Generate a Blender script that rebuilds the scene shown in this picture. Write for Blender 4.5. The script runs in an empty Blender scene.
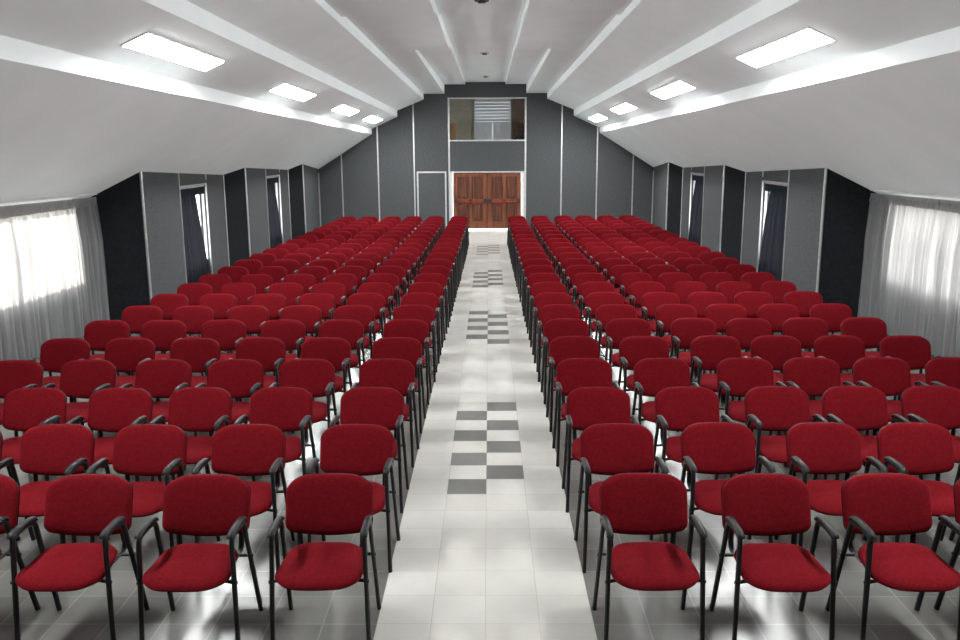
import bpy, bmesh, math, random
from mathutils import Vector, Matrix
random.seed(11)
D = bpy.data
sc = bpy.context.scene
C = sc.collection
XC = -0.09            # centre line of the hall
YF = 24.0             # inner face of the far wall
YB = -9.5             # wall behind the camera

# ------------------------------------------------------------------ materials
def mat(name, col, rough=0.6, metal=0.0, spec=0.5):
    m = D.materials.new(name); m.use_nodes = True
    b = m.node_tree.nodes['Principled BSDF']
    b.inputs['Base Color'].default_value = (*col, 1)
    b.inputs['Roughness'].default_value = rough
    b.inputs['Metallic'].default_value = metal
    b.inputs['Specular IOR Level'].default_value = spec
    return m

def noisy(m, c1, c2, scale=8.0, detail=4.0, stretch=(1, 1, 1), bump=0.0, bscale=None, coord='Object'):
    nt = m.node_tree; N = nt.nodes; L = nt.links
    b = N['Principled BSDF']
    tc = N.new('ShaderNodeTexCoord'); mp = N.new('ShaderNodeMapping'); mp.inputs['Scale'].default_value = stretch
    no = N.new('ShaderNodeTexNoise'); no.inputs['Scale'].default_value = scale; no.inputs['Detail'].default_value = detail
    rp = N.new('ShaderNodeValToRGB')
    rp.color_ramp.elements[0].position = 0.3; rp.color_ramp.elements[1].position = 0.7
    rp.color_ramp.elements[0].color = (*c1, 1); rp.color_ramp.elements[1].color = (*c2, 1)
    L.new(tc.outputs[coord], mp.inputs['Vector']); L.new(mp.outputs['Vector'], no.inputs['Vector'])
    L.new(no.outputs['Fac'], rp.inputs['Fac']); L.new(rp.outputs['Color'], b.inputs['Base Color'])
    if bump:
        n2 = N.new('ShaderNodeTexNoise'); n2.inputs['Scale'].default_value = bscale or scale * 3; n2.inputs['Detail'].default_value = 2
        bp = N.new('ShaderNodeBump'); bp.inputs['Strength'].default_value = bump; bp.inputs['Distance'].default_value = 0.004
        L.new(tc.outputs[coord], n2.inputs['Vector'])
        L.new(n2.outputs['Fac'], bp.inputs['Height']); L.new(bp.outputs['Normal'], b.inputs['Normal'])
    return m

def tile_mat(name, c1, c2, grout, size=0.33, rough=0.3, gw=0.006, off=(0, 0)):
    """square tiles: a random tint for each tile plus grout lines, in world metres"""
    m = mat(name, c1, rough)
    nt = m.node_tree; N = nt.nodes; L = nt.links; b = N['Principled BSDF']
    tc = N.new('ShaderNodeTexCoord')
    mp = N.new('ShaderNodeMapping'); mp.inputs['Scale'].default_value = (1 / size, 1 / size, 1)
    mp.inputs['Location'].default_value = (off[0] / size, off[1] / size, 0)
    L.new(tc.outputs['Object'], mp.inputs['Vector'])
    sp = N.new('ShaderNodeSeparateXYZ'); L.new(mp.outputs['Vector'], sp.inputs['Vector'])
    fl, ed = [], []
    for a in 'XY':
        f = N.new('ShaderNodeMath'); f.operation = 'FLOOR'; L.new(sp.outputs[a], f.inputs[0]); fl.append(f)
        g = N.new('ShaderNodeMath'); g.operation = 'PINGPONG'; g.inputs[1].default_value = 0.5; L.new(sp.outputs[a], g.inputs[0])
        ed.append(g)
    cb = N.new('ShaderNodeCombineXYZ'); L.new(fl[0].outputs[0], cb.inputs['X']); L.new(fl[1].outputs[0], cb.inputs['Y'])
    wn = N.new('ShaderNodeTexWhiteNoise'); wn.noise_dimensions = '3D'; L.new(cb.outputs[0], wn.inputs['Vector'])
    no = N.new('ShaderNodeTexNoise'); no.inputs['Scale'].default_value = 9; no.inputs['Detail'].default_value = 6
    L.new(tc.outputs['Object'], no.inputs['Vector'])
    ad = N.new('ShaderNodeMath'); ad.operation = 'MULTIPLY_ADD'; ad.inputs[1].default_value = 0.6
    L.new(wn.outputs['Value'], ad.inputs[0])
    s2 = N.new('ShaderNodeMath'); s2.operation = 'MULTIPLY'; s2.inputs[1].default_value = 0.4
    L.new(no.outputs['Fac'], s2.inputs[0]); L.new(s2.outputs[0], ad.inputs[2])
    mx = N.new('ShaderNodeMixRGB'); mx.inputs[1].default_value = (*c1, 1); mx.inputs[2].default_value = (*c2, 1)
    L.new(ad.outputs[0], mx.inputs[0])
    mn = N.new('ShaderNodeMath'); mn.operation = 'MINIMUM'; L.new(ed[0].outputs[0], mn.inputs[0]); L.new(ed[1].outputs[0], mn.inputs[1])
    lt = N.new('ShaderNodeMath'); lt.operation = 'LESS_THAN'; lt.inputs[1].default_value = gw / size; L.new(mn.outputs[0], lt.inputs[0])
    m2 = N.new('ShaderNodeMixRGB'); m2.inputs[2].default_value = (*grout, 1)
    L.new(lt.outputs[0], m2.inputs[0]); L.new(mx.outputs[0], m2.inputs[1]); L.new(m2.outputs[0], b.inputs['Base Color'])
    return m

def emis(name, col, s):
    m = D.materials.new(name); m.use_nodes = True
    nt = m.node_tree; nt.nodes.clear()
    o = nt.nodes.new('ShaderNodeOutputMaterial'); e = nt.nodes.new('ShaderNodeEmission')
    e.inputs['Color'].default_value = (*col, 1); e.inputs['Strength'].default_value = s
    nt.links.new(e.outputs[0], o.inputs['Surface'])
    return m

def cloth(name, col, trans, wt):
    """woven curtain cloth: part of the light comes through it"""
    m = D.materials.new(name); m.use_nodes = True
    nt = m.node_tree; nt.nodes.clear(); N = nt.nodes; L = nt.links
    o = N.new('ShaderNodeOutputMaterial'); df = N.new('ShaderNodeBsdfDiffuse'); tr = N.new('ShaderNodeBsdfTranslucent')
    mx = N.new('ShaderNodeMixShader'); mx.inputs[0].default_value = wt
    tc = N.new('ShaderNodeTexCoord'); no = N.new('ShaderNodeTexNoise'); no.inputs['Scale'].default_value = 60
    rp = N.new('ShaderNodeValToRGB')
    rp.color_ramp.elements[0].color = (*[c * 0.85 for c in col], 1); rp.color_ramp.elements[1].color = (*[c * 1.15 for c in col], 1)
    L.new(tc.outputs['Object'], no.inputs['Vector']); L.new(no.outputs['Fac'], rp.inputs['Fac']); L.new(rp.outputs[0], df.inputs['Color'])
    tr.inputs['Color'].default_value = (*trans, 1)
    L.new(df.outputs[0], mx.inputs[1]); L.new(tr.outputs[0], mx.inputs[2]); L.new(mx.outputs[0], o.inputs['Surface'])
    return m

def pane_mat(name):
    m = D.materials.new(name); m.use_nodes = True
    nt = m.node_tree; nt.nodes.clear(); N = nt.nodes; L = nt.links
    o = N.new('ShaderNodeOutputMaterial'); t = N.new('ShaderNodeBsdfTransparent'); g = N.new('ShaderNodeBsdfGlossy')
    g.inputs['Roughness'].default_value = 0.03; t.inputs['Color'].default_value = (.95, .97, .96, 1)
    mx = N.new('ShaderNodeMixShader'); mx.inputs[0].default_value = 0.06
    L.new(t.outputs[0], mx.inputs[1]); L.new(g.outputs[0], mx.inputs[2]); L.new(mx.outputs[0], o.inputs['Surface'])
    return m

M = {}
M['red'] = noisy(mat('red_fabric', (.3, .01, .02), .95, spec=.04), (.084, .0030, .0054), (.120, .0045, .0078), 55, 5, bump=.35, bscale=420)
M['red'].node_tree.nodes['Principled BSDF'].inputs['Sheen Weight'].default_value = .03
M['red'].node_tree.nodes['Principled BSDF'].inputs['Sheen Tint'].default_value = (1, .25, .3, 1)
M['steel'] = noisy(mat('black_steel', (.006, .006, .007), .40, spec=.3), (.0038, .0038, .0042), (.0065, .0065, .007), 20)
M['plastic'] = noisy(mat('black_plastic', (.006, .006, .007), .5, spec=.22), (.005, .005, .0055), (.008, .008, .009), 40, bump=.1, bscale=300)
M['felt'] = noisy(mat('grey_felt', (.06, .065, .068), .95, spec=.1), (.052, .0555, .058), (.080, .084, .0865), 14, 8, (1, 1, 3), bump=.3, bscale=160)
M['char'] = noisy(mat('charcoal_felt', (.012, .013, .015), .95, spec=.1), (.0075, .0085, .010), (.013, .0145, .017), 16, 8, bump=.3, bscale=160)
M['alu'] = noisy(mat('aluminium', (.6, .6, .6), .38, .75), (.46, .46, .46), (.58, .58, .58), 12)
M['paint'] = noisy(mat('white_ceiling_paint', (.62, .61, .61), .85, spec=.2), (.82, .862, .872), (.86, .90, .91), 1.3, 3, bump=.03, bscale=60)
M['white'] = noisy(mat('white_gloss_paint', (.75, .75, .73), .4), (.54, .54, .525), (.61, .61, .595), 6)
M['tile'] = tile_mat('grey_floor_tile', (.088, .087, .081), (.138, .135, .126), (.165, .162, .15), rough=.25, gw=.0045)
M['cream'] = tile_mat('cream_terrazzo', (.375, .362, .336), (.51, .50, .476), (.35, .33, .30), rough=.3, gw=.003)
M['dark_tile'] = tile_mat('dark_terrazzo', (.10, .10, .094), (.14, .138, .13), (.10, .10, .094), rough=.3, gw=.002)
M['lamp'] = emis('lamp_diffuser', (.98, 1, .99), 13)
M['curtain'] = cloth('grey_curtain', (.20, .216, .226), (.66, .60, .58), .42)
M['blackout'] = cloth('dark_curtain', (.017, .021, .027), (.022, .019, .024), .20)
M['pane'] = pane_mat('window_glass')
M['wood'] = noisy(mat('varnished_wood', (.22, .07, .025), .35), (.062, .014, .005), (.21, .058, .017), 7, 6, (3, 3, .25), bump=.08)
M['wood2'] = noisy(mat('varnished_wood_panel', (.17, .05, .02), .35), (.022, .005, .003), (.135, .034, .011), 6, 6, (3, 3, .25), bump=.08)
M['brown'] = noisy(mat('dark_brown_wood', (.05, .022, .012), .5), (.06, .024, .011), (.13, .052, .024), 5, 5, (4, 4, .5))
M['tan'] = noisy(mat('tan_wood', (.30, .15, .06), .5), (.25, .12, .045), (.36, .18, .075), 6, 5, (4, 4, .6))
M['beige'] = noisy(mat('beige_plaster', (.16, .14, .11), .8), (.38, .335, .26), (.46, .41, .32), 4)
M['frost'] = cloth('frosted_glass', (.62, .62, .64), (.75, .75, .77), .38)
M['redbar'] = noisy(mat('red_push_bar', (.4, .01, .012), .4), (.22, .005, .007), (.28, .008, .009), 20)
M['black'] = noisy(mat('matt_black', (.01, .01, .01), .5), (.008, .008, .008), (.014, .014, .014), 20)
M['dust'] = noisy(mat('brown_metal', (.06, .04, .03), .5), (.05, .033, .024), (.08, .052, .04), 20)
M['concrete'] = noisy(mat('pale_concrete', (.45, .44, .42), .9), (.40, .39, .37), (.50, .49, .46), 3, 6)
M['render'] = noisy(mat('outer_render', (.4, .38, .35), .9), (.36, .34, .31), (.44, .42, .39), 3)

# ------------------------------------------------------------------ mesh helpers
def link(o, parent=None):
    C.objects.link(o)
    if parent is not None: o.parent = parent
    return o

def obj(name, bm, m, parent=None, smooth=False, auto=None):
    bmesh.ops.recalc_face_normals(bm, faces=bm.faces[:])
    me = D.meshes.new(name); bm.to_mesh(me); bm.free()
    for k in (m if isinstance(m, (list, tuple)) else [m]): me.materials.append(k)
    if smooth:
        for p in me.polygons: p.use_smooth = True
    if smooth and auto:
        me.set_sharp_from_angle(angle=math.radians(auto))
    return link(D.objects.new(name, me), parent)

def tag(o, label, cat, group=None, kind=None):
    o['label'] = label; o['category'] = cat
    if group: o['group'] = group
    if kind: o['kind'] = kind
    return o

def empty(name, loc=(0, 0, 0), rz=0.0, parent=None):
    o = D.objects.new(name, None); o.location = loc; o.rotation_euler = (0, 0, rz); o.empty_display_size = .1
    return link(o, parent)

def struct(name, bm, m, label, cat, smooth=False):
    return tag(obj(name, bm, m, smooth=smooth), label, cat, kind='structure')

def box(bm, x0, x1, y0, y1, z0, z1, bev=0.0, mi=0):
    vs = [bm.verts.new(p) for p in ((x0, y0, z0), (x1, y0, z0), (x1, y1, z0), (x0, y1, z0), (x0, y0, z1), (x1, y0, z1), (x1, y1, z1), (x0, y1, z1))]
    fs = [bm.faces.new([vs[i] for i in q]) for q in ((0, 3, 2, 1), (4, 5, 6, 7), (0, 1, 5, 4), (1, 2, 6, 5), (2, 3, 7, 6), (3, 0, 4, 7))]
    for f in fs: f.material_index = mi
    if bev:
        bmesh.ops.bevel(bm, geom=list({e for f in fs for e in f.edges}), offset=bev, segments=2, affect='EDGES', profile=.6)
    return bm

def quadprism(bm, a, b, z0, ta, tb, thick):
    """upright panel from plan point a to b, bottom z0, tops ta/tb, given thickness away (outwards, right of a->b)"""
    a = Vector(a); b = Vector(b); d = (b - a).normalized(); n = Vector((d.y, -d.x)) * thick
    P = [(a, z0), (b, z0), (b, tb), (a, ta)]
    f = [bm.verts.new((p.x, p.y, z)) for p, z in P]
    k = [bm.verts.new((p.x + n.x, p.y + n.y, z)) for p, z in P]
    bm.faces.new(f); bm.faces.new(k[::-1])
    for i in range(4):
        j = (i + 1) % 4
        bm.faces.new((f[j], f[i], k[i], k[j]))

def tube(bm, pts, rx, ry=None, seg=8, up=(1, 0, 0), cap=True):
    """round or oval tube through the points; rx across `up`, ry along it"""
    ry = ry or rx
    pts = [Vector(p) for p in pts]; up = Vector(up); rings = []
    for i, p in enumerate(pts):
        t = (pts[min(i + 1, len(pts) - 1)] - pts[max(i - 1, 0)]).normalized()
        a = up - t * up.dot(t)
        if a.length < 1e-4: a = Vector((0, 1, 0)) - t * t.y
        a.normalize(); b = t.cross(a)
        rings.append([bm.verts.new(p + a * rx * math.cos(2 * math.pi * k / seg) + b * ry * math.sin(2 * math.pi * k / seg)) for k in range(seg)])
    for r0, r1 in zip(rings, rings[1:]):
        for k in range(seg):
            bm.faces.new((r0[k], r0[(k + 1) % seg], r1[(k + 1) % seg], r1[k]))
    if cap:
        bm.faces.new(rings[0][::-1]); bm.faces.new(rings[-1])

def arc(pts, r=.04, n=4):
    """round the inner corners of a polyline"""
    pts = [Vector(p) for p in pts]; out = [pts[0]]
    for a, b, c in zip(pts, pts[1:], pts[2:]):
        u = (a - b); v = (c - b); k = min(r, u.length * .49, v.length * .49)
        p = b + u.normalized() * k; q = b + v.normalized() * k
        for i in range(n + 1):
            t = i / n
            out.append(p * (1 - t) ** 2 + b * 2 * t * (1 - t) + q * t * t)
    out.append(pts[-1]); return out

def rrect(hw, hh, rt, rb, arch_t, arch_b, n=7, taper=0.0):
    """outline with separate top and bottom corner radii (rx, ry), arched top and bottom edges; taper narrows the top"""
    P = []
    def corner(cx, cy, rx, ry, a0):
        for i in range(n + 1):
            a = a0 + math.pi / 2 * i / n
            P.append((cx + rx * math.cos(a), cy + ry * math.sin(a)))
    corner(hw - rt[0], hh - rt[1], rt[0], rt[1], 0)
    for i in range(1, 6): P.append(((hw - rt[0]) * (1 - i / 3), hh))
    corner(-hw + rt[0], hh - rt[1], rt[0], rt[1], math.pi / 2)
    for i in range(1, 3): P.append((-hw, (hh - rt[1]) + (-hh + rb[1] - hh + rt[1]) * i / 3))
    corner(-hw + rb[0], -hh + rb[1], rb[0], rb[1], math.pi)
    for i in range(1, 6): P.append((-(hw - rb[0]) * (1 - i / 3), -hh))
    corner(hw - rb[0], -hh + rb[1], rb[0], rb[1], 1.5 * math.pi)
    for i in range(1, 3): P.append((hw, (-hh + rb[1]) + (hh - rt[1] + hh - rb[1]) * i / 3))
    Q = []
    for x, y in P:
        k = 1 - (x / hw) ** 2
        y2 = y + (arch_t * k if y > 0 else -arch_b * k) * min(1, abs(y) / hh)
        Q.append((x * (1 - taper * (y + hh) / (2 * hh)), y2))
    return Q

def cushion(bm, out, hw, hh, rings, fn):
    """loft the outline through rings (inset, height); fn maps (u, v, w) to space"""
    L = []
    for ins, w in rings:
        if ins is None:
            L.append([bm.verts.new(fn(0, 0, w))]); continue
        su, sv = 1 - ins / hw, 1 - ins / hh
        L.append([bm.verts.new(fn(u * su, v * sv, w)) for u, v in out])
    for A, B in zip(L, L[1:]):
        n = max(len(A), len(B))
        for i in range(n):
            j = (i + 1) % n
            if len(A) == 1: bm.faces.new((A[0], B[i], B[j]))
            elif len(B) == 1: bm.faces.new((A[i], A[j], B[0]))
            else: bm.faces.new((A[i], A[j], B[j], B[i]))

# ------------------------------------------------------------------ ceiling profile
T = .0095
def zs(base, Y): return base + T * (YF - Y)
def zlow(h, Y): return 3.42 - .626 * (h - 4.03) + .0085 * (YF - Y)        # lower white slope
Y1, Y2, YC1, YC2 = 7.15, 11.9, 8.2, 12.35
def z_outer(Y, near): return zs(4.79, Y) - (.07 if near else 0)
def z_inner_far(Y): return 5.0 + .1 * (Y - Y2) / (YF - Y2)
def z_mid(Y, k): return (5.06, 5.115, 5.14 + .035 * (Y - YC2) / (YF - YC2))[k]

def build_ceiling():
    bm = bmesh.new()
    def strip(s, h0, f0, h1, f1, ya, yb):
        v = [bm.verts.new((XC + s * h, y, f(y))) for h, f, y in ((h0, f0, ya), (h1, f1, ya), (h1, f1, yb), (h0, f0, yb))]
        bm.faces.new(v)
    E_ = YF + .12
    for s in (-1, 1):
        H = .70
        for k, (ya, yb) in enumerate(((YB, YC1), (YC1, YC2), (YC2, E_))):
            f = lambda Y, k=k: z_mid(Y, k)
            strip(s, 0, f, H, f, ya, yb)
        # riser between the centre strip and the inner band, drawn tall enough for every step
        cuts = [(YB, Y1, 0, 'n'), (Y1, YC1, 0, 'm'), (YC1, Y2, 1, 'm'), (Y2, YC2, 1, 'f'), (YC2, E_, 2, 'f')]
        for ya, yb, k, w in cuts:
            lo = {'n': lambda Y: z_outer(Y, True), 'm': lambda Y: z_outer(Y, False), 'f': z_inner_far}[w]
            strip(s, H, lambda Y, k=k: z_mid(Y, k), H, lo, ya, yb)
        no = lambda Y: z_outer(Y, True); fo = lambda Y: z_outer(Y, False)
        strip(s, H, no, 2.17, no, YB, Y1)
        strip(s, H, fo, 1.435, fo, Y1, Y2); strip(s, 1.435, fo, 2.17, fo, Y1, E_)
        strip(s, H, z_inner_far, 1.435, z_inner_far, Y2, E_)
        strip(s, 1.435, z_inner_far, 1.435, fo, Y2, E_)
        # end faces where the level changes
        def endf(h0, h1, y, za, zb):
            bm.faces.new([bm.verts.new((XC + s * h, y, z)) for h, z in ((h0, za), (h1, za), (h1, zb), (h0, zb))])
        endf(H, 2.17, Y1, no(Y1), fo(Y1)); endf(H, 1.435, Y2, fo(Y2), z_inner_far(Y2))
        endf(0, H, YC1, z_mid(YC1, 0), z_mid(YC1, 1)); endf(0, H, YC2, z_mid(YC2, 1), z_mid(YC2, 2))
        strip(s, 2.17, no, 2.17, lambda Y: zs(4.6, Y), YB, Y1); strip(s, 2.17, fo, 2.17, lambda Y: zs(4.6, Y), Y1, E_)
        strip(s, 2.17, lambda Y: zs(4.6, Y), 3.11, lambda Y: zs(4.22, Y), YB, E_)
        strip(s, 3.11, lambda Y: zs(4.22, Y), 3.11, lambda Y: zs(4.01, Y), YB, E_)
        strip(s, 3.11, lambda Y: zs(4.01, Y), 4.03, lambda Y: zs(3.595, Y), YB, E_)
        strip(s, 4.03, lambda Y: zs(3.595, Y), 4.03, lambda Y: zlow(4.03, Y), YB, E_)
        strip(s, 4.03, lambda Y: zlow(4.03, Y), 6.555, lambda Y: zlow(6.555, Y), YB, E_)
    me = obj('ceiling', bm, M['paint'])
    # keep the faces looking down into the hall
    return tag(me, 'white stepped ceiling with long sloping sides above the whole hall', 'ceiling', kind='structure')
build_ceiling()

# ------------------------------------------------------------------ floor
bm = bmesh.new(); box(bm, -6.75, 6.6, YB - .15, YF + .16, -.12, 0)
struct('floor', bm, M['tile'], 'glossy grey tiled floor under the red chairs', 'floor')
bm = bmesh.new(); S = .33
pat = set()
for k0, par in ((0, 0), (17, 1), (33, 0), (50, 0)):
    for i in range(8):
        pat.add((-1 if (i + par) % 2 == 0 else 0, k0 + i))
k = -28
while k * S < YF:
    for c in range(-2, 2):
        y0 = k * S; y1 = min(y0 + S, YF)
        box(bm, c * S, (c + 1) * S, y0, y1, 0.0005, .004, mi=1 if (c, k) in pat else 0)
    k += 1
bmesh.ops.remove_doubles(bm, verts=bm.verts[:], dist=1e-4)
struct('floor_aisle', bm, [M['cream'], M['dark_tile']], 'pale cream tiled central aisle with dark chequered tile patches', 'aisle')

# ------------------------------------------------------------------ far wall with booth opening and doorway
BX0, BX1, BZ0, BZ1 = -1.365, 1.315, 3.19, 4.60         # booth opening
DX0, DX1, DZ = -1.40, 1.335, 2.06                       # doorway with its white jambs
bm = bmesh.new()
box(bm, -6.9, BX0 - .035, YF, YF + .16, -.1, 6); box(bm, BX1 + .02, 6.8, YF, YF + .16, -.1, 6)
box(bm, BX0 - .035, BX1 + .02, YF, YF + .16, BZ1, 6); box(bm, BX0 - .035, BX1 + .02, YF, YF + .16, DZ, BZ0)
struct('wall_far', bm, M['felt'], 'grey felt end wall with silver strips around the wooden doors', 'wall')
TN = [0]
def trim(label, bm, m='alu', cat='trim'):
    TN[0] += 1
    return struct('trim_%d' % TN[0], bm, M[m], label, cat)
def hcov(x):
    h = abs(x - XC)
    if h < .7: return 5.15
    if h < 1.435: return 5.08
    if h < 2.17: return 4.78
    if h < 3.11: return 4.6 - (h - 2.17) * .404
    if h < 4.03: return 4.01 - (h - 3.11) * .451
    return 3.42 - .626 * (h - 4.03)
ordn = ['outermost', 'second', 'third']
for s, side in ((-1, 'left'), (1, 'right')):
    for i, x in enumerate((-5.235, -3.93, -2.64) if s < 0 else (5.16, 3.875, 2.61)):
        bm = bmesh.new(); box(bm, x - .022, x + .022, YF - .018, YF + .01, 0, hcov(x) + .01, .004)
        trim('thin silver strip on the end wall %s of the doors, %s from the corner' % (side, 'first second third'.split()[i]), bm)
for x, side in ((BX0 - .022, 'left'), (BX1 + .012, 'right')):
    bm = bmesh.new(); box(bm, x - .03, x + .03, YF - .025, YF + .01, 0, BZ1 + .05, .005)
    trim('tall silver post along the %s edge of booth window and doorway' % side, bm)
for z, lab in ((BZ1 + .025, 'silver strip along the top of the booth window'), (BZ0 - .02, 'silver strip along the sill of the booth window'), (DZ + .012, 'silver strip above the wooden double doors')):
    bm = bmesh.new(); box(bm, BX0 + .008, BX1 - .018, YF - .025, YF + .01, z - .025, z + .025, .005)
    trim(lab, bm)
# white door jambs
for x0, x1, side in ((DX0 + .005, -1.262, 'left'), (1.185, DX1 - .01, 'right')):
    bm = bmesh.new(); box(bm, x0, x1, YF + .0, YF + .16, 0, DZ, .01)
    trim('broad white painted jamb on the %s of the wooden doors' % side, bm, 'white')

# double door
def door_leaf(x0, x1, hinge_left):
    """a panelled leaf: frame with four sunk bevelled panels"""
    bm = bmesh.new(); z0, z1 = .055, DZ - .012; y0, y1 = YF + .045, YF + .10
    st, rl = .15, .14; xm = (x0 + x1) / 2; zl = 1.02
    box(bm, x0, x0 + st, y0, y1, z0, z1, .006); box(bm, x1 - st, x1, y0, y1, z0, z1, .006)
    box(bm, xm - .055, xm + .055, y0, y1, z0 + .2, z1 - rl, .006)
    box(bm, x0 + st, x1 - st, y0, y1, z0, z0 + .24, .006); box(bm, x0 + st, x1 - st, y0, y1, z1 - rl, z1, .006)
    box(bm, x0 + st, x1 - st, y0, y1, zl - .09, zl + .09, .006)
    b2 = bmesh.new()
    for xa, xb in ((x0 + st, xm - .055), (xm + .055, x1 - st)):
        for za, zb in ((z0 + .24, zl - .09), (zl + .09, z1 - rl)):
            box(b2, xa - .01, xb + .01, y0 + .034, y1 - .01, za - .01, zb + .01)
            box(b2, xa + .05, xb - .05, y0 + .010, y0 + .045, za + .05, zb - .05, .02)
    return bm, b2
dr = tag(empty('door_1', (XC + .05, YF + .07, 0)), 'brown panelled wooden double door with red push bars at the aisle end', 'door', kind='structure')
off = -Vector(dr.location)
def dobj(name, bm, m, parent, smooth=False):
    bmesh.ops.translate(bm, vec=off, verts=bm.verts[:])
    return obj(name, bm, m, parent, smooth)
for x0, x1, hl in ((-1.255, -.045, True), (-.035, 1.178, False)):
    a, b = door_leaf(x0, x1, hl)
    lf = dobj('leaf', a, M['wood'], dr)
    dobj('panel', b, M['wood2'], lf)
    bm = bmesh.new(); tube(bm, [(x0 + .07, YF - .005, 1.005), (x1 - .06, YF - .005, 1.005)], .020, seg=10, up=(0, 0, 1))
    dobj('push_bar', bm, M['redbar'], lf, True)
    bm = bmesh.new()
    for xx in ((x0 + .09), (x1 - .09)):
        box(bm, xx - .035, xx + .035, YF - .04, YF + .05, .97, 1.14 if xx < -1 or xx > 1 else 1.12, .01)
    dobj('bar_bracket', bm, M['black'], lf)
bm = bmesh.new(); box(bm, -.12, .03, YF - .02, YF + .05, 1.04, 1.13, .01); box(bm, -.07, -.01, YF + .01, YF + .05, DZ - .17, DZ - .03, .008)
dobj('latch', bm, M['black'], dr)
bm = bmesh.new(); box(bm, -.052, -.028, YF + .038, YF + .052, .055, DZ - .02)  # black strip draws the shaded gap between the two leaves
dobj('gap_shade_strip', bm, M['black'], dr)
bm = bmesh.new(); box(bm, -1.262, 1.185, YF + .03, YF + .14, DZ - .012, DZ)
dobj('head_frame', bm, M['brown'], dr)
# felt-covered side door
d2 = tag(empty('door_2', (-2.02, YF, 0)), 'narrow grey felt door in a silver frame left of the wooden doors', 'door', kind='structure')
off = -Vector(d2.location)
bm = bmesh.new(); box(bm, -2.50, -1.55, YF - .012, YF + .01, .01, 2.04); dobj('leaf', bm, M['felt'], d2)
bm = bmesh.new()
box(bm, -2.555, -2.50, YF - .03, YF + .01, 0, 2.10, .005); box(bm, -1.55, -1.495, YF - .03, YF + .01, 0, 2.10, .005)
box(bm, -2.50, -1.55, YF - .03, YF + .01, 2.045, 2.10, .005)
dobj('frame', bm, M['alu'], d2)

# control booth behind the upper opening
bm = bmesh.new(); by = YF + 1.5
box(bm, -1.9, -.5, by, by + .1, 2.9, 5.2); box(bm, .84, 1.9, by, by + .1, 2.9, 5.2); box(bm, -.5, .84, by, by + .1, 2.9, 3.13); box(bm, -.5, .84, by, by + .1, 4.70, 5.2)
struct('wall_booth_back', bm, M['beige'], 'dim beige back wall of the control booth seen through its window', 'wall')
bm = bmesh.new(); box(bm, -1.9, -1.8, YF + .16, by, 3.0, 5.1)
struct('wall_booth_left', bm, M['beige'], 'left side wall inside the control booth', 'wall')
bm = bmesh.new(); box(bm, 1.8, 1.9, YF + .16, by, 3.0, 5.1)
struct('wall_booth_right', bm, M['beige'], 'right side wall inside the control booth', 'wall')
bm = bmesh.new(); box(bm, -1.9, 1.9, YF + .16, by, 2.9, 3.0)
struct('floor_booth', bm, M['brown'], 'floor inside the control booth', 'floor')
bm = bmesh.new(); box(bm, -1.9, 1.9, YF + .16, by, 5.1, 5.2)
struct('ceiling_booth', bm, M['beige'], 'ceiling inside the control booth', 'ceiling')
lw = tag(empty('window_1', (.17, by, 3.2)), 'frosted louvre window in the back wall of the control booth', 'window', kind='structure')
off = -Vector(lw.location)
bm = bmesh.new(); x0, x1 = -.52, .86
for i in range(7):
    z = 4.66 - i * .115
    vs = [(x0 + .03, by - .10, z - .09), (x1 - .03, by - .10, z - .09), (x1 - .03, by - .05, z), (x0 + .03, by - .05, z)]
    f = [bm.verts.new(p) for p in vs]; k2 = [bm.verts.new((p[0], p[1] + .012, p[2] + .004)) for p in vs]
    bm.faces.new(f); bm.faces.new(k2[::-1])
    for a in range(4): bm.faces.new((f[(a + 1) % 4], f[a], k2[a], k2[(a + 1) % 4]))
dobj('slat', bm, M['frost'], lw)
bm = bmesh.new()
box(bm, x0 + .03, x1 - .03, by - .035, by - .03, 3.15, 4.69); box(bm, x0 + .03, (x0 + x1) / 2 - .02, by - .07, by - .06, 3.17, 3.86); box(bm, (x0 + x1) / 2 + .02, x1 - .03, by - .07, by - .06, 3.17, 3.86)
dobj('frosted_pane', bm, M['frost'], lw)
bm = bmesh.new()
box(bm, x0, x0 + .03, by - .11, by, 3.1, 4.72); box(bm, x1 - .03, x1, by - .11, by, 3.1, 4.72); box(bm, x0 + .03, x1 - .03, by - .11, by, 3.1, 3.15); box(bm, x0 + .03, x1 - .03, by - .11, by, 4.69, 4.72)
dobj('frame', bm, M['alu'], lw)
cab = tag(empty('cabinet', (1.25, YF + 1.2, 3.0)), 'dark brown wooden cabinet at the right inside the booth', 'cabinet')
off = -Vector(cab.location)
bm = bmesh.new(); box(bm, .93, 1.72, YF + 1.0, YF + 1.45, 3.0, 4.8, .01); dobj('body', bm, M['brown'], cab)
bm = bmesh.new(); box(bm, .95, 1.70, YF + .98, YF + 1.0, 3.66, 4.78, .006); dobj('door', bm, M['brown'], cab)
bm = bmesh.new(); box(bm, .94, 1.71, YF + .8, YF + 1.0, 3.58, 3.62, .006); dobj('shelf', bm, M['brown'], cab)
eq = tag(empty('amplifier', (1.2, YF + .85, 3.0)), 'small black box in front of the brown cabinet in the booth', 'equipment')
off = -Vector(eq.location)
bm = bmesh.new(); box(bm, 1.0, 1.42, YF + .7, YF + .97, 3.0, 3.36, .015); dobj('case', bm, M['black'], eq)
bm = bmesh.new(); tube(bm, [(1.08, YF + .70, 3.2), (1.08, YF + .68, 3.2)], .03, seg=10, up=(0, 0, 1)); dobj('knob', bm, M['alu'], eq)
wb = tag(empty('wooden_box', (-1.28, YF + .35, 3.0)), 'tan wooden box standing at the left end of the booth window', 'box')
off = -Vector(wb.location)
bm = bmesh.new(); box(bm, -1.42, -1.135, YF + .25, YF + .5, 3.0, 3.76, .01); dobj('body', bm, M['tan'], wb)
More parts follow.
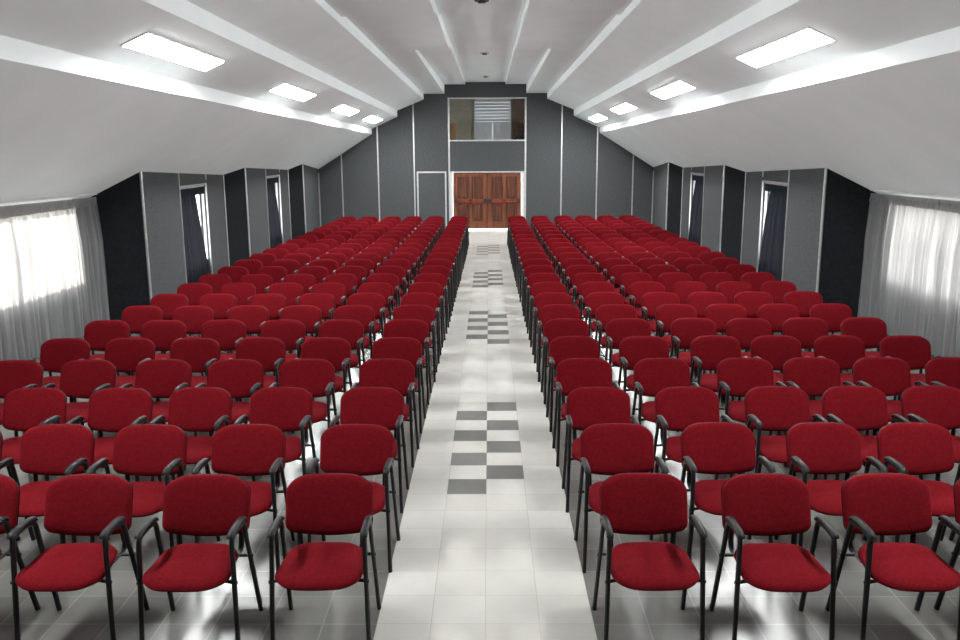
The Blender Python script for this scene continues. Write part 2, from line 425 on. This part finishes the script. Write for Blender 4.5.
bm = bmesh.new(); box(bm, -1.43, -1.125, YF + .24, YF + .51, 3.76, 3.785, .006); dobj('lid', bm, M['tan'], wb)
bm = bmesh.new(); box(bm, BX0, BX1, YF + .09, YF + .098, BZ0, BZ1)
struct('window_2', bm, M['pane'], 'wide glass pane of the control booth above the doors', 'window')

# ------------------------------------------------------------------ side walls: saw-tooth felt panels and window bays
CY = {}
def P(s, h, y): return (XC + s * h, y)
def top(h, y): return zlow(h, y) + .03
TEETH = [((5.70, 7.6), (5.95, 12.87), (9.60, 11.42)), ((5.71, 13.78), (5.90, 18.97), (15.97, 17.72)), ((5.64, 19.82), (5.97, YF), None)]
WN = [2]
def curtain_fabric(bm, s, h, ya, yb, z0, z1fn, amp, wl, seed, pinch=0.0, gap=0.0):
    """pleated cloth hanging from z1 to z0; gap draws the far edge back towards the bottom"""
    rnd = random.Random(seed); n = max(24, int((yb - ya) / wl * 14)); rows = 22
    ph = [rnd.uniform(-.6, .6) for _ in range(n + 2)]
    g = []
    for j in range(rows + 1):
        v = j / rows; r = []
        for i in range(n + 1):
            u = i / n; y = ya + (yb - ya) * u
            a = amp * (.35 + .9 * min(1, v * 3))
            p = 2 * math.pi * (y - ya) / wl
            soft = .8 * math.sin(p * .37 + seed) + .5 * math.sin(p * .21 + 2 * seed) * v
            x = a * (1 - 2.1 * abs(math.sin(p / 2 + soft * .5)) ** .75) + a * .25 * math.sin(2.3 * p + seed)
            x += amp * .25 * math.sin(p * .5 + 3 * v + seed)
            z = z1fn(y) + (z0 - z1fn(y)) * v
            yy = y + gap * v * u + .012 * math.sin(5 * v + p * .3)
            r.append(bm.verts.new((XC + s * ((h(y) if callable(h) else h) + x), yy, z)))
        g.append(r)
    for j in range(rows):
        for i in range(n):
            bm.faces.new((g[j][i], g[j][i + 1], g[j + 1][i + 1], g[j + 1][i]))

def bay_wall(parent, s, h, ya, yb, z0, z1, oy0, oy1, oz0, oz1, thick, m, hb=None):
    """outer wall strip parallel to the aisle with one window opening"""
    bm = bmesh.new(); a, b = sorted((XC + s * h, XC + s * (h + thick)))
    box(bm, a, b, ya, oy0, z0, z1); box(bm, a, b, oy1, yb, z0, z1)
    box(bm, a, b, oy0, oy1, z0, oz0); box(bm, a, b, oy0, oy1, oz1, z1)
    return bm

def window(s, h, oy0, oy1, oz0, oz1, nm, label):
    WN[0] += 1
    w = tag(empty('window_%d' % WN[0], (XC + s * h, (oy0 + oy1) / 2, oz0)), label, 'window', kind='structure')
    global off
    off = -Vector(w.location)
    a, b = sorted((XC + s * (h - .02), XC + s * (h + .03)))
    bm = bmesh.new(); t = .04 if nm > 1 else .022
    box(bm, a, b, oy0, oy0 + t, oz0, oz1); box(bm, a, b, oy1 - t, oy1, oz0, oz1)
    box(bm, a, b, oy0 + t, oy1 - t, oz0, oz0 + t); box(bm, a, b, oy0 + t, oy1 - t, oz1 - t, oz1)
    for i in range(1, nm):
        y = oy0 + (oy1 - oy0) * i / nm
        box(bm, a, b, y - .012, y + .012, oz0 + t, oz1 - t)
    dobj('frame', bm, M['alu'], w)
    bm = bmesh.new(); m_ = (a + b) / 2
    box(bm, m_ - .003, m_ + .003, oy0 + t, oy1 - t, oz0 + t, oz1 - t); dobj('pane', bm, M['pane'], w)

for s, side in ((-1, 'left'), (1, 'right')):
    wl_ = tag(empty('wall_%s' % side, (XC + s * 5.9, 12, 0)), '%s side wall of angled grey and charcoal felt panels and window bays' % side, 'wall', kind='structure')
    off = -Vector(wl_.location)
    flip = s > 0
    def panel(name, a, b, z0, ta, tb, m, th=.06):
        bm = bmesh.new()
        if s < 0: quadprism(bm, a, b, z0, ta, tb, -th)
        else: quadprism(bm, a, b, z0, ta, tb, th)
        return dobj(name, bm, m, wl_)
    prev = (6.42, 7.03)
    for ti, (tip, end, bay) in enumerate(TEETH):
        # charcoal wing from the end of the last stretch out to this tip
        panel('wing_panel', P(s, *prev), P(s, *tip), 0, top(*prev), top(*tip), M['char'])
        hy = lambda y, tip=tip, end=end: tip[0] + (end[0] - tip[0]) * (y - tip[1]) / (end[1] - tip[1])
        if bay:
            ya, yb = bay; zt = 2.17
            panel('felt_panel', P(s, *tip), P(s, hy(ya), ya), 0, top(*tip), top(hy(ya), ya), M['felt'])
            panel('felt_panel', P(s, hy(yb), yb), P(s, *end), 0, top(hy(yb), yb), top(*end), M['felt'])
            panel('felt_panel', P(s, hy(ya), ya), P(s, hy(yb), yb), zt, top(hy(ya), ya), top(hy(yb), yb), M['felt'])
            # recess behind the bay
            hb = hy(yb) + .11
            oz0, oz1 = .53, 2.10
            bm = bay_wall(wl_, s, hb, ya - .3, yb + .3, -.1, 2.35, ya + .12, yb + .20, oz0, oz1, .12, M['felt'])
            for yy, nm in ((ya - .06, 'a'), (yb + .22, 'b')):
                a, b = sorted((XC + s * (hy(yy) + .03), XC + s * (hb + .01)))
                box(bm, a, b, yy, yy + .06, 0, 2.3)
            a, b = sorted((XC + s * (hy(ya) + .02), XC + s * (hb + .01)))
            box(bm, a, b, ya - .06, yb + .28, zt + .02, zt + .08)
            dobj('bay_recess', bm, M['felt'], wl_)
            ordw = 'nearer' if ti == 0 else 'farther'
            window(s, hb + .03, ya + .12, yb + .20, oz0, oz1, 1, 'narrow window behind the dark curtain of the %s bay in the %s wall' % (ordw, side))
            off = -Vector(wl_.location)
            # trims round the bay
            for yy, w in ((ya, 'near'), (yb, 'far')):
                bm = bmesh.new(); x = XC + s * hy(yy)
                box(bm, x - .015, x + .015, yy - .018, yy + .018, 0, zlow(hy(yy), yy), .003)
                trim('slim silver strip at the %s edge of the %s window bay, %s wall' % (w, ordw, side), bm)
            bm = bmesh.new()
            if s < 0: quadprism(bm, P(s, hy(ya) - .012, ya), P(s, hy(yb) - .012, yb), zt - .02, zt + .02, zt + .02, -.03)
            else: quadprism(bm, P(s, hy(ya) - .012, ya), P(s, hy(yb) - .012, yb), zt - .02, zt + .02, zt + .02, .03)
            trim('silver strip above the dark curtain of the %s bay, %s wall' % (ordw, side), bm)
            # dark curtain
            cu = tag(empty('curtain', (XC + s * (hy((ya + yb) / 2) + .1), (ya + yb) / 2, 0)),
                     'dark narrow curtain in the %s window bay of the %s wall' % (ordw, side), 'curtain', 'dark curtains in the window bays')
            off = -Vector(cu.location)
            bm = bmesh.new(); hc = lambda y: hy(y) + .05
            curtain_fabric(bm, s, hc, ya + .03, yb - (.62 if s < 0 else .46), .05, lambda y: 2.06, .034, .19, 3 + ti + s, gap=.55)
            dobj('fabric', bm, M['blackout'], cu, True)
            bm = bmesh.new(); curtain_fabric(bm, s, lambda y: hy(y) + .012, ya + .02, yb - .14, 1.97, lambda y: 2.12, .012, .12, 5 + ti)
            dobj('heading', bm, M['blackout'], cu, True)
            bm = bmesh.new(); tube(bm, [(XC + s * hc(ya), ya + .01, 2.13), (XC + s * hc(yb), yb - .01, 2.13)], .014, seg=8, up=(0, 0, 1)); dobj('rod', bm, M['alu'], cu, True)
            off = -Vector(wl_.location)
        else:
            panel('felt_panel', P(s, *tip), P(s, *end), 0, top(*tip), top(*end), M['felt'])
        # bright corner profile on the tip, thin strip in the re-entrant corner
        bm = bmesh.new(); x = XC + s * (tip[0] - .005); tube(bm, [(x, tip[1], 0), (x, tip[1], zlow(*tip))], .026, seg=8, up=(0, 1, 0))
        trim('bright silver corner profile on the %s wing tip of the %s wall' % ('first second third'.split()[ti], side), bm)
        if ti < 2:
            bm = bmesh.new(); x = XC + s * (end[0] - .006); tube(bm, [(x, end[1] - .01, 0), (x, end[1] - .01, zlow(*end))], .013, seg=6, up=(0, 1, 0))
            trim('thin silver strip in the %s inner corner of the %s wall' % ('first second'.split()[ti], side), bm)
        prev = end
    bm = bmesh.new(); x = XC + s * 5.93; box(bm, x - .02, x + .02, YF - .30, YF - .26, 0, 2.08, .004)
    trim('short silver strip beside the far %s corner' % side, bm)
    # outer wall with the wide windows, nearer the camera
    hw_ = 6.39
    bm = bmesh.new(); a, b = sorted((XC + s * hw_, XC + s * (hw_ + .14)))
    op = [(-6.6, -1.2), (.9, 6.42)]; ys = [YB] + [v for o in op for v in o] + [7.1]
    for i in range(0, len(ys), 2): box(bm, a, b, ys[i], ys[i + 1], -.1, 2.3)
    for o in op: box(bm, a, b, o[0], o[1], -.1, .84); box(bm, a, b, o[0], o[1], 2.05, 2.3)
    dobj('outer_wall', bm, M['render'], wl_)
    for o, w in zip(op, ('beside the camera', 'beyond the first rows')):
        window(s, hw_ + .03, o[0], o[1], .84, 2.05, 3, 'wide window behind the grey curtain in the %s wall, %s' % (side, w))
    # big grey curtain
    hc = 6.28
    cu = tag(empty('curtain', (XC + s * hc, 2.5, 0)), 'long pleated grey curtain glowing with daylight along the %s wall' % side, 'curtain')
    off = -Vector(cu.location)
    bm = bmesh.new(); curtain_fabric(bm, s, hc, -7.0, 7.12, .03, lambda y: zlow(hc, y) - .05, .058, .160, 4 + s)
    dobj('fabric', bm, M['curtain'], cu, True)
    bm = bmesh.new(); curtain_fabric(bm, s, hc - .03, -7.0, 7.1, 1.99, lambda y: zlow(hc, y) - .03, .012, .07, 9 + s)
    dobj('heading', bm, M['curtain'], cu, True)
    bm = bmesh.new(); v = []
    for y in (-7.05, 7.1):
        z = zlow(hc - .06, y)
        v.append([bm.verts.new((XC + s * h, y, zz)) for h, zz in ((hc - .055, z - .035), (hc + .03, z - .035), (hc + .03, z + .0), (hc - .055, z + .005))])
    bm.faces.new(v[0]); bm.faces.new(v[1][::-1])
    for i in range(4): bm.faces.new((v[0][(i + 1) % 4], v[0][i], v[1][i], v[1][(i + 1) % 4]))
    dobj('rail', bm, M['white'], cu)
bm = bmesh.new(); box(bm, -6.9, 6.8, YB - .15, YB, -.1, 6)
struct('wall_back', bm, M['felt'], 'plain grey felt wall behind the camera', 'wall')

# outside ground
bm = bmesh.new(); box(bm, -60, 60, YF + .16, 70, -.25, -.02)
struct('ground', bm, M['concrete'], 'sunlit pale concrete outside the doors', 'ground')
bm = bmesh.new(); box(bm, -60, -6.76, -60, YF + .16, -.25, -.1); box(bm, 6.7, 60, -60, YF + .16, -.25, -.1)
struct('ground_sides', bm, M['concrete'], 'pale ground outside the side windows', 'ground')

# ------------------------------------------------------------------ ceiling lights
dh = Vector((.92, -.415)).normalized(); nh = Vector((-.415, -.92)).normalized()
LY = [(-3.5, -.85), (2.55, 5.17), (8.60, 11.30), (14.55, 17.2), (19.78, 22.4)]  # first pair is out of view, added at the row's spacing to light the front chairs
wn = ['added unseen to light the front rows', 'nearest of four', 'second of four', 'third of four', 'closest to the end wall']
for s, side in ((-1, 'left'), (1, 'right')):
    for i, (ya, yb) in enumerate(LY):
        ym = (ya + yb) / 2; hm = 3.585
        zc_ = zs(4.01 - .451 * (hm - 3.11), ym)
        lt = tag(empty('ceiling_light', (XC + s * hm, ym, zc_)), 'glowing white light panel in the %s ceiling slope, %s' % (side, wn[i]), 'ceiling light', 'fluorescent panels in the sloped ceiling')
        def pt(a, y, d):
            return (s * (dh.x * a + nh.x * d), y - ym, dh.y * a + nh.y * d - T * (y - ym))
        def slab(bm, a0, a1, y0, y1, d0, d1):
            v = [bm.verts.new(pt(a, y, d)) for d in (d0, d1) for a, y in ((a0, y0), (a1, y0), (a1, y1), (a0, y1))]
            for q in ((0, 1, 2, 3), (7, 6, 5, 4), (0, 4, 5, 1), (1, 5, 6, 2), (2, 6, 7, 3), (3, 7, 4, 0)): bm.faces.new([v[k] for k in q])
        bm = bmesh.new(); slab(bm, -.143, .143, ya + .02, yb - .02, .004, .0215)
        obj('diffuser', bm, M['lamp'], lt)
        bm = bmesh.new(); w = .165
        slab(bm, -w, -.143, ya, yb, .001, .014); slab(bm, .143, w, ya, yb, .001, .014)
        slab(bm, -.143, .143, ya, ya + .02, .001, .014); slab(bm, -.143, .143, yb - .02, yb, .001, .014)
        obj('frame', bm, M['white'], lt)
# small recessed fittings along the ridge
for y, k, m, lab in ((6.82, 0, 'dust', 'small brown fitting in the ceiling ridge, nearest to the camera'), (14.7, 2, 'alu', 'small round fitting halfway along the flat ceiling ridge'), (21.5, 2, 'alu', 'small round fitting in the ceiling ridge near the end wall')):
    z = z_mid(y, k)
    t = tag(empty('ceiling_fitting', (XC + .02, y, z)), lab, 'ceiling fitting')
    bm = bmesh.new(); tube(bm, [(0, 0, .002), (0, 0, -.02)], .11, seg=20, up=(1, 0, 0)); obj('rim', bm, M[m], t)
    bm = bmesh.new(); tube(bm, [(0, 0, -.02), (0, 0, -.045)], .06, seg=16, up=(1, 0, 0)); obj('lens', bm, M['black'] if k == 0 else M['dust'], t)

# ------------------------------------------------------------------ chairs
HX = .272
HT = .262
PARTS = {}
def mesh_of(name, bm, m, smooth=True, auto=50):
    o = obj(name, bm, m, None, smooth, auto); me = o.data; D.objects.remove(o); return me

# seat cushion
so = rrect(.261, .212, (.12, .10), (.15, .125), .012, .030, taper=.16)
def seat_fn(u, v, w):
    y = v - .106                                     # -.335 .. +.135
    z = .447 + w - .10 * (u * u)                    # sides fall a little
    if v < -.10: z -= .9 * (v + .10) ** 2
    z += .02 * max(0, v) / .212
    return (u, y, z)
bm = bmesh.new()
cushion(bm, so, .261, .212, [(None, .004), (.10, .002), (.03, .0), (.010, .010), (.0, .028), (.004, .042), (.016, .054), (.045, .064), (.10, .070), (.17, .073), (None, .074)], seat_fn)
PARTS['seat'] = mesh_of('seat', bm, M['red'])
# back cushion: u across, v up the lean, w towards the sitter
bo = rrect(.263, .160, (.135, .09), (.05, .045), .020, .030)
ang = math.radians(19)
def back_fn(u, v, w):
    w = w + .42 * u * u + .10 * v * v               # wraps round the sitter
    return (u, .232 + v * math.sin(ang) - w * math.cos(ang), .714 + v * math.cos(ang) + w * math.sin(ang))
bm = bmesh.new()
cushion(bm, bo, .263, .160, [(None, .0), (.08, .0), (.012, .002), (.0, .014), (.001, .026), (.008, .037), (.028, .046), (.065, .051), (.11, .053), (None, .053)], back_fn)
PARTS['backrest'] = mesh_of('backrest', bm, M['red'])
bm = bmesh.new()
cushion(bm, bo, .263, .160, [(None, -.020), (.08, -.019), (.03, -.016), (.008, -.008), (-.002, .004), (.004, .008), (None, .006)], back_fn)
PARTS['back_shell'] = mesh_of('back_shell', bm, M['plastic'])
R_ = .0172
def leg_path(s, front):
    x = s * .278; t = s * HT
    if front: return arc([(x, -.242, .0), (t, -.190, .694), (t, -.08, .702)], .03, 5)
    return arc([(x, .24, 0), (t, .045, .690), (t, -.08, .702)], .05, 5)
for s, n in ((-1, 'l'), (1, 'r')):
    for fr in (True, False):
        bm = bmesh.new(); tube(bm, leg_path(s, fr), R_ * .85, R_ * 1.15, seg=10)
        PARTS['leg' + n + ('f' if fr else 'b')] = mesh_of('leg', bm, M['steel'])
    bm = bmesh.new()                                # arm pad, drooping over the front bend
    x = s * HT
    pts = [(x, -.209, .698), (x, -.207, .707), (x, -.195, .716), (x, -.165, .721), (x, -.10, .722), (x, -.03, .720), (x, .02, .714), (x, .045, .705), (x, .056, .692)]
    tube(bm, pts, .021, .013, seg=10)
    PARTS['arm' + n] = mesh_of('armrest', bm, M['plastic'])
    bm = bmesh.new(); x = s * .19
    tube(bm, arc([(x, .02, .434), (x, .205, .432), (x * 1.02, .212, .52), (x * 1.02, .240, .70)], .06, 5), .017, .006, seg=8)
    PARTS['sup' + n] = mesh_of('back_support', bm, M['steel'])
bm = bmesh.new()
tube(bm, [(-HX - .014, -.216, .432), (-HX + .06, -.20, .436), (HX - .06, -.20, .436), (HX + .014, -.216, .432)], .011, seg=8, up=(0, 1, 0))
tube(bm, [(-HX - .014, .121, .432), (HX + .014, .121, .432)], .011, seg=8, up=(0, 1, 0))
for x in (-.19, .19): tube(bm, [(x, -.22, .437), (x, .13, .434)], .010, seg=8, up=(0, 0, 1))
PARTS['frame'] = mesh_of('seat_frame', bm, M['steel'])
# one frame mesh for the chairs too far away to show their tubes one by one
bm = bmesh.new()
for s in (-1, 1):
    for fr in (True, False): tube(bm, leg_path(s, fr), R_ * .85, R_ * 1.15, seg=6)
    x = s * .19; tube(bm, arc([(x, .02, .434), (x, .205, .432), (x, .240, .70)], .06, 2), .017, .006, seg=6)
for y in (-.2, .121): tube(bm, [(-HX, y, .434), (HX, y, .434)], .011, seg=6, up=(0, 1, 0))
PARTS['far_frame'] = mesh_of('frame', bm, M['steel'])

def part(name, key, parent):
    o = D.objects.new(name, PARTS[key]); return link(o, parent)
def chair(x, y, rz, full, label):
    r = empty('hall_chair', (x, y, .0045 if abs(x) < .40 else 0), rz)
    tag(r, label, 'chair', 'red hall chairs in rows')
    part('seat', 'seat', r)
    b = part('backrest', 'backrest', r)
    if full:
        part('back_shell', 'back_shell', b)
        for k in ('leglf', 'legrf', 'leglb', 'legrb'): part('leg', k, r)
        part('seat_frame', 'frame', r)
        for k in ('supl', 'supr'): part('back_support', k, r)
    else:
        part('frame', 'far_frame', r)
    for k in ('arml', 'armr'): part('armrest', k, r)
    return r

FRONT = {-1: [.965, 1.75, 2.46, 3.155, 3.87, 4.57], 1: [.95, 1.70, 2.48, 3.13, 3.81, 4.50]}
REAR = {-1: [.90, 1.66, 2.34, 3.00, 3.73, 4.40], 1: [.895, 1.61, 2.34, 2.99, 3.68, 4.35]}
NEARX = {-1: {0: [.975, 1.745, 2.49, 3.215], 1: [.955, 1.755, 2.492, 3.19], 2: [.976, 1.756, 2.453, 3.135, 3.88], 3: [.968, 1.74, 2.436, 3.143, 3.88, 4.584]},
         1: {0: [.995, 1.75, 2.50, 3.20], 1: [.975, 1.72, 2.494, 3.16], 2: [.954, 1.712, 2.475, 3.132, 3.804], 3: [.948, 1.695, 2.496, 3.137, 3.808, 4.497]}}
ROWN = 'front second third fourth fifth sixth seventh eighth ninth tenth eleventh twelfth thirteenth fourteenth fifteenth sixteenth seventeenth eighteenth nineteenth twentieth twenty-first twenty-second last'.split()
SEATN = 'first second third fourth fifth outermost'.split()
NROW = 23
ROWY = [v - .295 for v in (-1.745, -.78, .19, 1.17, 2.14, 3.11, 4.04, 4.98, 5.93, 6.87, 7.8, 8.75, 9.69, 10.6, 11.48, 12.36)]
while len(ROWY) < NROW: ROWY.append(ROWY[-1] + .949)
for i in range(NROW):
    for s, side in ((-1, 'left'), (1, 'right')):
        rr = random.Random(100 * i + s)
        dy = rr.uniform(-.012, .012)
        for c in range(6):
            t = min(1, max(0, (i - 4) / 18))
            x = FRONT[s][c] * (1 - t) + REAR[s][c] * t
            lst = NEARX[s].get(i, [])
            if c < len(lst): x = lst[c]
            else: x += rr.uniform(-.010, .010) * (1 if i < 14 else .4) if c else rr.uniform(-.004, .008)
            y = ROWY[i] + dy + (rr.uniform(-.012, .012))
            # chairs that the frame cuts off completely are left out
            if i == 0 and c > 3: continue
            if i == 1 and c > 4: continue
            lab = 'red padded chair with black arms, %s row, %s seat %s of the aisle' % (ROWN[i], SEATN[c], side)
            x *= (ROWY[i] + 6.85) / (.982 * i + 4.966)
            chair(s * x, y, rr.uniform(-.02, .02), i < 13, lab)

# ------------------------------------------------------------------ light
w = D.worlds.new('World'); sc.world = w; w.use_nodes = True
bg = w.node_tree.nodes['Background']; bg.inputs['Color'].default_value = (.93, .97, 1, 1); bg.inputs['Strength'].default_value = 1.15
sl = D.lights.new('sun', 'SUN'); sl.energy = 1.15; sl.angle = math.radians(1.2); sl.color = (1, .96, .9)
so_ = link(D.objects.new('sun', sl)); so_.rotation_euler = Vector((-.80, .10, .22)).to_track_quat('Z', 'Y').to_euler()

# ------------------------------------------------------------------ camera
f, pi_, ro, ya = 845.97, .1979, .0057, -.0116
cy, sy = math.cos(ya), math.sin(ya)
fw = Vector((sy * math.cos(pi_), cy * math.cos(pi_), -math.sin(pi_)))
r = Vector((cy, -sy, 0)); d = fw.cross(r)
r2 = r * math.cos(ro) + d * math.sin(ro); d2 = d * math.cos(ro) - r * math.sin(ro)
cam = D.cameras.new('camera'); co = link(D.objects.new('camera', cam))
cam.sensor_width = 36; cam.lens = f / 960 * 36; cam.clip_end = 200
up = -d2; bk = -fw
co.matrix_world = Matrix(((r2.x, up.x, bk.x, .0329), (r2.y, up.y, bk.y, -6.666), (r2.z, up.z, bk.z, 2.8294), (0, 0, 0, 1)))
sc.camera = co
vs = sc.view_settings; vs.view_transform = 'Standard'; vs.look = 'None'; vs.gamma = 1; vs.exposure = 3.2; vs.use_curve_mapping = False
sc.cycles.use_denoising = True
sc.cycles.max_bounces = 8; sc.cycles.diffuse_bounces = 5; sc.cycles.transmission_bounces = 6; sc.cycles.transparent_max_bounces = 8
sc.cycles.sample_clamp_indirect = 8
